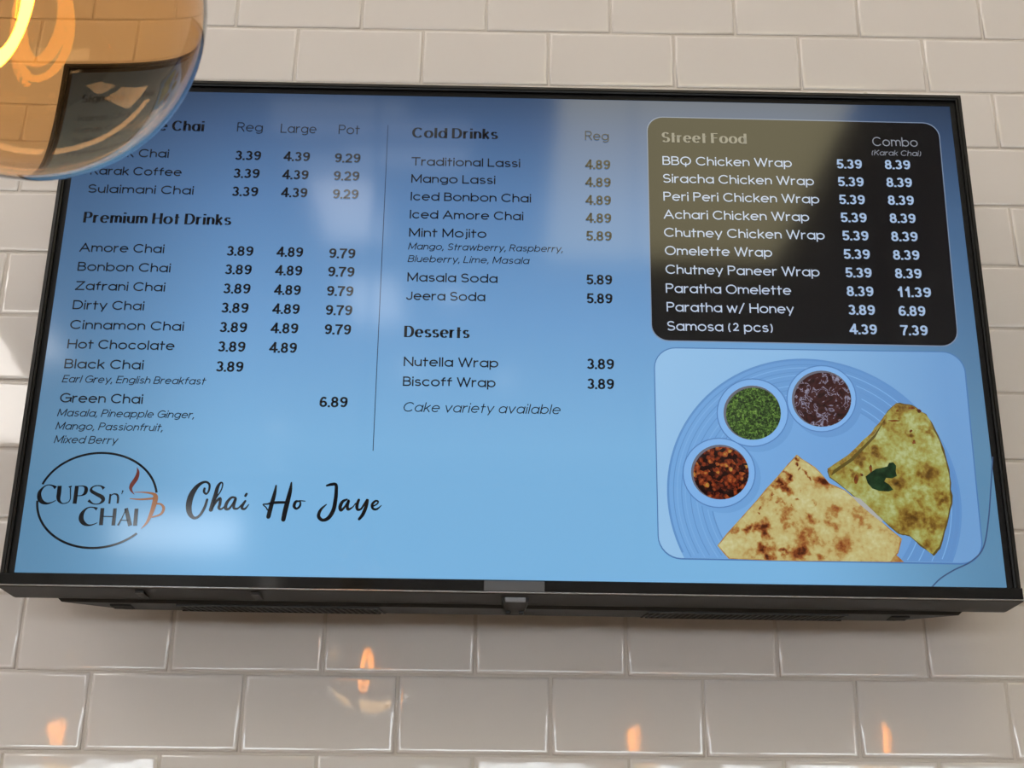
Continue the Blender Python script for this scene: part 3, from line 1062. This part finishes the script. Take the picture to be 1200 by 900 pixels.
head('Signature Chai', 112.5, 151.8, 239, 154.2)
item('Karak Chai', 109.3, 183.6, 197.7, 185.2)
item('Karak Coffee', 105.7, 205.0, 212.7, 206.8)
item('Sulaimani Chai', 102.7, 226.2, 226.7, 228.4)
head('Premium Hot Drinks', 97.3, 261.2, 271, 264)
item('Amore Chai', 93, 295.3, 192.3, 297)
item('Bonbon Chai', 90.7, 317.6, 199.7, 319.5)
item('Zafrani Chai', 88, 340.2, 193.3, 342)
item('Dirty Chai', 85, 362.5, 168.7, 364.2)
item('Cinnamon Chai', 81.7, 386, 215.3, 388)
item('Hot Chocolate', 78.7, 408.7, 204.3, 410.7)
item('Black Chai', 75.2, 432, 168, 433.2)
note('Earl Grey, English Breakfast', 72.5, 448.7, 240, 450.8)
item('Green Chai', 69.8, 472, 167.2, 473.4)
note('Masala, Pineapple Ginger,', 66.8, 488.3, 227.5, 490.4)
note('Mango, Passionfruit,', 64.8, 503.7, 190.6, 505.6)
note('Mixed Berry', 63, 519.4, 137, 520.6)

colhead('Reg', 277.7, 154.3, 307.7)
colhead('Large', 328.7, 156, 370.7)
colhead('Pot', 396.7, 157.2, 421.3)
rows = [(274, 306.7, 188, 331.3, 364, 189.2, 391, 423.3, 191), (272, 305, 209, 329.7, 362.3, 210.6, 389.7, 422, 212),
        (270.3, 303.3, 230.3, 328.3, 361, 231.6, 388.7, 421, 233.3)]
for q in rows:
    price('3.39', q[0], q[2], q[1])
    price('4.39', q[3], q[5], q[4])
    price('9.29', q[6], q[8], q[7])
rows = [(264, 297.7, 300.2, 323, 356, 301.4, 384.3, 417.3, 303), (262, 295.7, 322, 321.3, 355, 323.2, 383, 416.3, 324.6),
        (260, 294.3, 344.4, 320, 353.3, 346, 381.7, 415, 347.3), (257.7, 292, 367, 318, 352, 368.3, 380.3, 413.7, 369.8),
        (255.7, 290.3, 389.8, 316, 350.3, 391, 379, 412.3, 392.4), (253.7, 288.3, 412.6, 314.3, 348.7, 413.8)]
for q in rows:
    price('3.89', q[0], q[2], q[1])
    price('4.89', q[3], q[5], q[4])
    if len(q) > 6:
        price('9.79', q[6], q[8], q[7])
price('3.89', 251.5, 436, 286)
price('6.89', 373, 477.6, 408.3)

head('Cold Drinks', 482.7, 161.6, 583.6, 163.4)
colhead('Reg', 685.6, 164.4, 713.4)
item('Traditional Lassi', 482, 194.4, 609.6, 196.3)
item('Mango Lassi', 481.6, 214.6, 580.5, 216)
item('Iced Bonbon Chai', 481, 235.4, 622.4, 237.5)
item('Iced Amore Chai', 480, 256.4, 613.3, 258.6)
item('Mint Mojito', 479, 277.6, 570, 279.4)
note('Mango, Strawberry, Raspberry,', 478, 292.6, 659.5, 296)
note('Blueberry, Lime, Masala', 477.6, 307.4, 619.5, 309.8)
item('Masala Soda', 477, 330.2, 583, 331.8)
item('Jeera Soda', 475.6, 351.8, 568.6, 353.4)
for s, x0, x1, y in (('4.89', 685, 716.2, 198.5), ('4.89', 685, 716.8, 219.3), ('4.89', 685.3, 717, 240.4), ('4.89', 685.6, 717.3, 261.4),
                     ('5.89', 685.6, 718, 282.4), ('5.89', 685.9, 718.5, 333.7), ('5.89', 686.2, 718.8, 355.8), ('3.89', 686.4, 720.7, 432.8),
                     ('3.89', 686.7, 720.7, 456.2)):
    price(s, x0, y, x1, y + .3)
head('Desserts', 473.4, 395.3, 550.4, 396.6)
item('Nutella Wrap', 473, 429.4, 583.9, 431)
item('Biscoff Wrap', 472, 452.6, 580.7, 454.2)
text('menu_text', 'Cake variety available', (471.7, 482.8), (656, 485.6), .0102, M_ink, .10, shear=.20)

head('Street Food', 775.3, 167.2, 875, 168.8, M_grey_txt)
colhead('Combo', 1022.5, 171.6, 1075.6, M_grey_txt2, .0112)
text('column_note', '(Karak Chai)', (1021, 182.4), (1079, 183.2), .0066, M_grey_txt2, .11, shear=.18)
W = M_white_txt
CW = .0106
for s, x0, ya, x1, yb in (('BBQ Chicken Wrap', 776.4, 193.9, 928, 196), ('Siracha Chicken Wrap', 776.8, 214.9, 953.9, 217.2),
                          ('Peri Peri Chicken Wrap', 777.5, 235.9, 960.2, 238.4), ('Achari Chicken Wrap', 777.8, 257.2, 948.3, 259.2),
                          ('Chutney Chicken Wrap', 778.2, 278.2, 966.5, 280.8), ('Omelette Wrap', 779.2, 299.6, 904.9, 301),
                          ('Chutney Paneer Wrap', 779.9, 321.6, 960.5, 324), ('Paratha Omelette', 780.3, 343.8, 927.3, 345.6),
                          ('Paratha w/ Honey', 781.3, 365.8, 930.4, 367.4), ('Samosa (2 pcs)', 781.7, 388, 905.9, 389.4)):
    item(s, x0, ya, x1, yb, W, CW)
for s1, a0, a1, s2, c0, c1, y1_, y2_ in (
        ('5.39', 979.4, 1011.3, '8.39', 1036, 1068, 197.8, 198.6), ('5.39', 980.8, 1013.4, '8.39', 1037.9, 1070, 218.6, 219.4),
        ('5.39', 982.2, 1014.8, '8.39', 1039.6, 1072.2, 239.6, 240.4), ('5.39', 984, 1016.9, '8.39', 1041.7, 1074.3, 260.7, 261.6),
        ('5.39', 986, 1019, '8.39', 1043.5, 1076.7, 282, 283), ('5.39', 987.5, 1020.7, '8.39', 1045.6, 1078.8, 303.7, 304.7),
        ('5.39', 989.6, 1022.8, '8.39', 1048, 1081.3, 325.4, 326.4), ('8.39', 991.3, 1024.9, '11.39', 1050.5, 1092.5, 347.3, 348.4),
        ('3.89', 993, 1026.7, '6.89', 1052.2, 1085.8, 369.2, 370.4), ('4.39', 994.8, 1029, '7.39', 1054.7, 1088.6, 392, 393.2)):
    price(s1, a0, y1_, a1, y1_ + .4, M_price_txt)
    price(s2, c0, y2_, c1, y2_ + .4, M_price_txt)


# ------------------------------------------------------------------ round emblem and brush lettering
def lz(x, y):                                   # read in a 6.667 x enlargement at (30, 520)
    return S(30 + x / 6.667, 520 + y / 6.667)


KL = 1.12 / (6.667 * 1200.0)
cx, cz = lz(560, 440)
ERX, ERZ = 465 / 6.667 / 1222., 369 / 6.667 / 1173.


def arc_strip(a0, a1, n=60):
    v_, f_ = [], []
    for k in range(n + 1):
        t = math.radians(a0 + (a1 - a0) * k / n)
        for d in (-.0011, .0011):
            v_.append((cx + (ERX + d) * math.cos(t), L_TXT, cz + (ERZ + d) * math.sin(t)))
    for k in range(n):
        f_.append((2 * k, 2 * k + 1, 2 * k + 3, 2 * k + 2))
    return v_, f_


v1, f1 = arc_strip(10, 162)
v2, f2 = arc_strip(182, 317)
mesh_obj('emblem_ring', v1 + v2, f1 + [tuple(i + len(v1) for i in f) for f in f2], M_ink, screen)
cups = [
    [(238, 346, 26), (215, 330, 12), (180, 323, 7), (145, 338, 10), (112, 380, 24), (110, 425, 32), (130, 455, 28), (165, 468, 16), (200, 462, 9), (238, 444, 5)],
    [(268, 330, 28), (262, 390, 30), (258, 420, 28), (264, 448, 20), (290, 468, 8), (330, 460, 7), (350, 435, 7), (352, 390, 8), (352, 345, 9)],
    [(350, 332, 26), (352, 344, 14)],
    [(402, 330, 26), (394, 400, 27), (384, 470, 27)],
    [(400, 334, 6), (450, 332, 8), (474, 350, 24), (468, 385, 24), (440, 405, 9), (398, 408, 6)],
    [(614, 352, 24), (590, 332, 10), (550, 330, 8), (520, 345, 12), (516, 370, 22), (555, 395, 24), (598, 418, 28), (606, 445, 24), (575, 470, 9), (530, 470, 9), (492, 444, 22)],
    [(664, 394, 13), (660, 430, 14), (655, 470, 14)],
    [(662, 412, 7), (688, 394, 8), (716, 400, 14), (724, 425, 15), (720, 468, 15)],
    [(762, 366, 10), (752, 396, 4)],
    [(560, 512, 24), (535, 500, 10), (500, 498, 8), (468, 515, 14), (442, 550, 28), (436, 590, 34), (455, 622, 28), (490, 638, 14), (530, 632, 8), (562, 618, 5)],
    [(602, 504, 26), (596, 570, 27), (590, 638, 27)],
    [(700, 506, 24), (694, 570, 25), (686, 640, 25)],
    [(596, 569, 8), (690, 571, 8)],
    [(788, 506, 6), (755, 580, 8), (722, 640, 14)],
    [(786, 506, 26), (802, 575, 28), (818, 642, 28)],
    [(742, 598, 7), (806, 600, 7)],
    [(868, 508, 26), (862, 575, 27), (856, 642, 27)],
]
stroke_mesh('emblem_lettering', cups, M_ink, L_TXT, lz, KL, False)
M_copper = show('emblem_copper', lin((150, 96, 54)))
M_steam = show('emblem_brown', lin((104, 46, 36)))
stroke_mesh('emblem_cup', [[(850, 381, 4), (925, 381, 9), (995, 392, 18), (1016, 416, 34), (1008, 465, 34), (985, 540, 28), (950, 615, 18), (903, 666, 3)],
                           [(815, 430, 5), (900, 436, 12), (1005, 428, 16)],
                           [(1022, 470, 12), (1058, 474, 14), (1080, 506, 20), (1056, 552, 16), (985, 576, 10)]],
            M_copper, L_TXT, lz, KL, False)
stroke_mesh('emblem_steam', [[(872, 186, 2), (880, 225, 20), (864, 275, 30), (830, 325, 28), (824, 360, 18), (850, 397, 3)]], M_steam, L_TXT, lz, KL, False)


def sz(x, y):                                   # read in a 9.231 x enlargement at (205, 550)
    return S(205 + x / 9.231, 550 + y / 9.231)


KS = 1 / (9.231 * 1195.0)
o_ = 1153.8


def sh(st):
    return [(x + o_, y, w_) for x, y, w_ in st]


brush = [
    [(322, 210, 26), (316, 245, 26), (342, 268, 20), (368, 232, 22), (376, 172, 24), (345, 140, 24), (295, 148, 30), (235, 195, 46), (178, 285, 62),
     (152, 390, 64), (162, 478, 52), (210, 528, 32), (270, 500, 28), (322, 415, 30), (350, 330, 26)],
    [(390, 440, 44), (412, 370, 46), (440, 280, 44), (465, 190, 36), (500, 145, 20), (518, 165, 16), (500, 230, 14), (455, 300, 14), (410, 370, 14)],
    [(400, 430, 22), (445, 355, 26), (490, 315, 30), (488, 375, 32), (476, 418, 30), (500, 432, 22), (545, 400, 14)],
    [(652, 308, 24), (612, 308, 26), (565, 360, 34), (548, 420, 36), (582, 430, 26), (625, 380, 22), (660, 315, 26), (640, 385, 30), (640, 422, 28),
     (680, 425, 20), (722, 385, 14)],
    [(762, 345, 24), (730, 395, 32), (728, 425, 28), (760, 428, 22), (800, 382, 10)],
    [(776, 268, 26), (764, 288, 28)],
    [(1096, 178, 18), (1078, 270, 38), (1044, 390, 46), (1012, 515, 46)],
    [(1002, 440, 16), (985, 412, 14), (955, 382, 14), (1000, 377, 18), (1060, 364, 30), (1140, 360, 30), (1200, 360, 28)],
    sh([(108, 145, 16), (95, 230, 40), (68, 340, 50), (40, 450, 52), (20, 545, 48)]),
    sh([(192, 348, 16), (155, 352, 30), (136, 400, 34), (162, 428, 24), (198, 400, 24), (204, 358, 18), (192, 342, 14), (256, 346, 10)]),
    sh([(490, 178, 22), (540, 165, 34), (588, 168, 34), (592, 240, 38), (584, 330, 42), (562, 440, 44), (510, 525, 42), (450, 552, 34), (410, 528, 38),
        (402, 490, 36), (430, 432, 28), (485, 382, 12)]),
    sh([(708, 328, 20), (662, 350, 32), (634, 405, 38), (644, 446, 30), (690, 400, 22), (728, 338, 26), (712, 400, 32), (722, 435, 30), (770, 410, 14), (800, 370, 12)]),
    sh([(836, 332, 28), (816, 390, 36), (822, 436, 30), (860, 430, 22), (900, 370, 22), (930, 330, 26), (914, 405, 38), (880, 488, 38), (840, 540, 30)]),
    sh([(988, 402, 16), (1034, 376, 18), (1044, 348, 18), (1012, 346, 24), (980, 385, 30), (990, 428, 26), (1032, 432, 22), (1080, 392, 8)]),
]
stroke_mesh('brush_lettering', brush, M_ink, L_TXT, sz, KS, True)

# ------------------------------------------------------------------ pendant lamps with amber globe bulbs
M_amber = thin_glass('amber_glass', (0.885, 0.655, 0.415), 0.03)
M_amber_thick = thin_glass('amber_blown_glass', (0.885, 0.665, 0.425), 0.022, bend=0.978)
M_fil = emit('glowing_filament', (1.0, 0.42, 0.05, 1), 22.0)
M_brass = principled('socket_brass', (0.42, 0.29, 0.12), 0.3, metal=1.0)
M_cord = principled('cord_black', (0.015, 0.014, 0.013), 0.7)
M_stem = thin_glass('stem_glass', (0.92, 0.88, 0.80), 0.10)
M_wire = principled('support_wire', (0.55, 0.5, 0.45), 0.3, metal=1.0)
BR = 0.0778


def pendant(center, label, group=None, rot=0.0, glass=None):
    cx_, cy_, cz_ = center
    o = tag(empty('pendant_lamp', (cx_, cy_, cz_)), label, 'pendant lamp', group)
    prof = []
    for k in range(0, 37):
        t = math.radians(-90 + k * 4)
        prof.append((max(BR * math.cos(t), .0004), BR * math.sin(t)))
    r0, z0 = prof[-1]
    for r_, z_ in ((.0395, .0695), (.0310, .0800), (.0245, .0920), (.0205, .1060), (.0190, .1180)):
        if z_ > z0 + .002 or r_ < r0:
            prof.append((r_, z_))
    prof.sort(key=lambda q: q[1])
    MB().lathe(prof, 64, cap0=True).build('bulb_glass', glass or M_amber, o, True)
    # curled filament: nested upright loops
    pts = []
    n = 150
    for k in range(n + 1):
        t = k / n
        a = math.radians(80) - 2 * math.pi * 2.3 * t
        rx_, rz_ = .0150 - .0098 * t, .0440 - .0240 * t
        x, y = rx_ * math.cos(a) - .0082, -.009 + .018 * t
        pts.append((x * math.cos(rot) - y * math.sin(rot), x * math.sin(rot) + y * math.cos(rot), rz_ * math.sin(a) + .002 * t))
    MB().tube(pts, .0020, 6).build('filament', M_fil, o, True)
    MB().lathe([(.011, .112), (.0095, .090), (.0060, .070), (.0045, .050), (.0038, .030), (.0010, .026)], 16).build('glass_stem', M_stem, o, True)
    MB().tube([(.003, 0, .105), (.004, .001, .060), (.0, .0, .040), pts[0]], .0005, 5) \
        .tube([(-.003, 0, .105), (-.004, -.001, .030), (-.002, 0, -.010), pts[-1]], .0005, 5).build('support_wire', M_wire, o)
    MB().lathe([(.0195, .112), (.0215, .114), (.0225, .122), (.0225, .160), (.0180, .166), (.0110, .185), (.0050, .190), (.0030, .194)], 24,
               cap0=True, cap1=True).build('socket', M_brass, o, True)
    top = RZ1 - cz_
    MB().tube([(0, 0, .190), (0, 0, top - .02)], .003, 8).build('cord', M_cord, o, True)
    MB().lathe([(.004, top - .045), (.020, top - .040), (.055, top - .012), (.058, top - .004), (.058, top)], 32, cap0=True, cap1=True) \
        .build('ceiling_canopy', M_brass, o, True)
    return o


D = 0.567
near = CAM + D * (FWD + RIGHT * ((28 - 600) / F_PX) - UP * ((0 - 450) / F_PX))
pendant(near, 'amber glass globe bulb with glowing spiral filament hanging in front of the menu screen', rot=0.0, glass=M_amber_thick)
for k, x in enumerate((-.65, .69, 1.28)):
    pendant((x, -1.80, near.z), 'amber globe pendant lamp mirrored as a small orange glow in the lower tiles',
            'amber pendant lamps in the row further into the room', rot=1.3 * k)
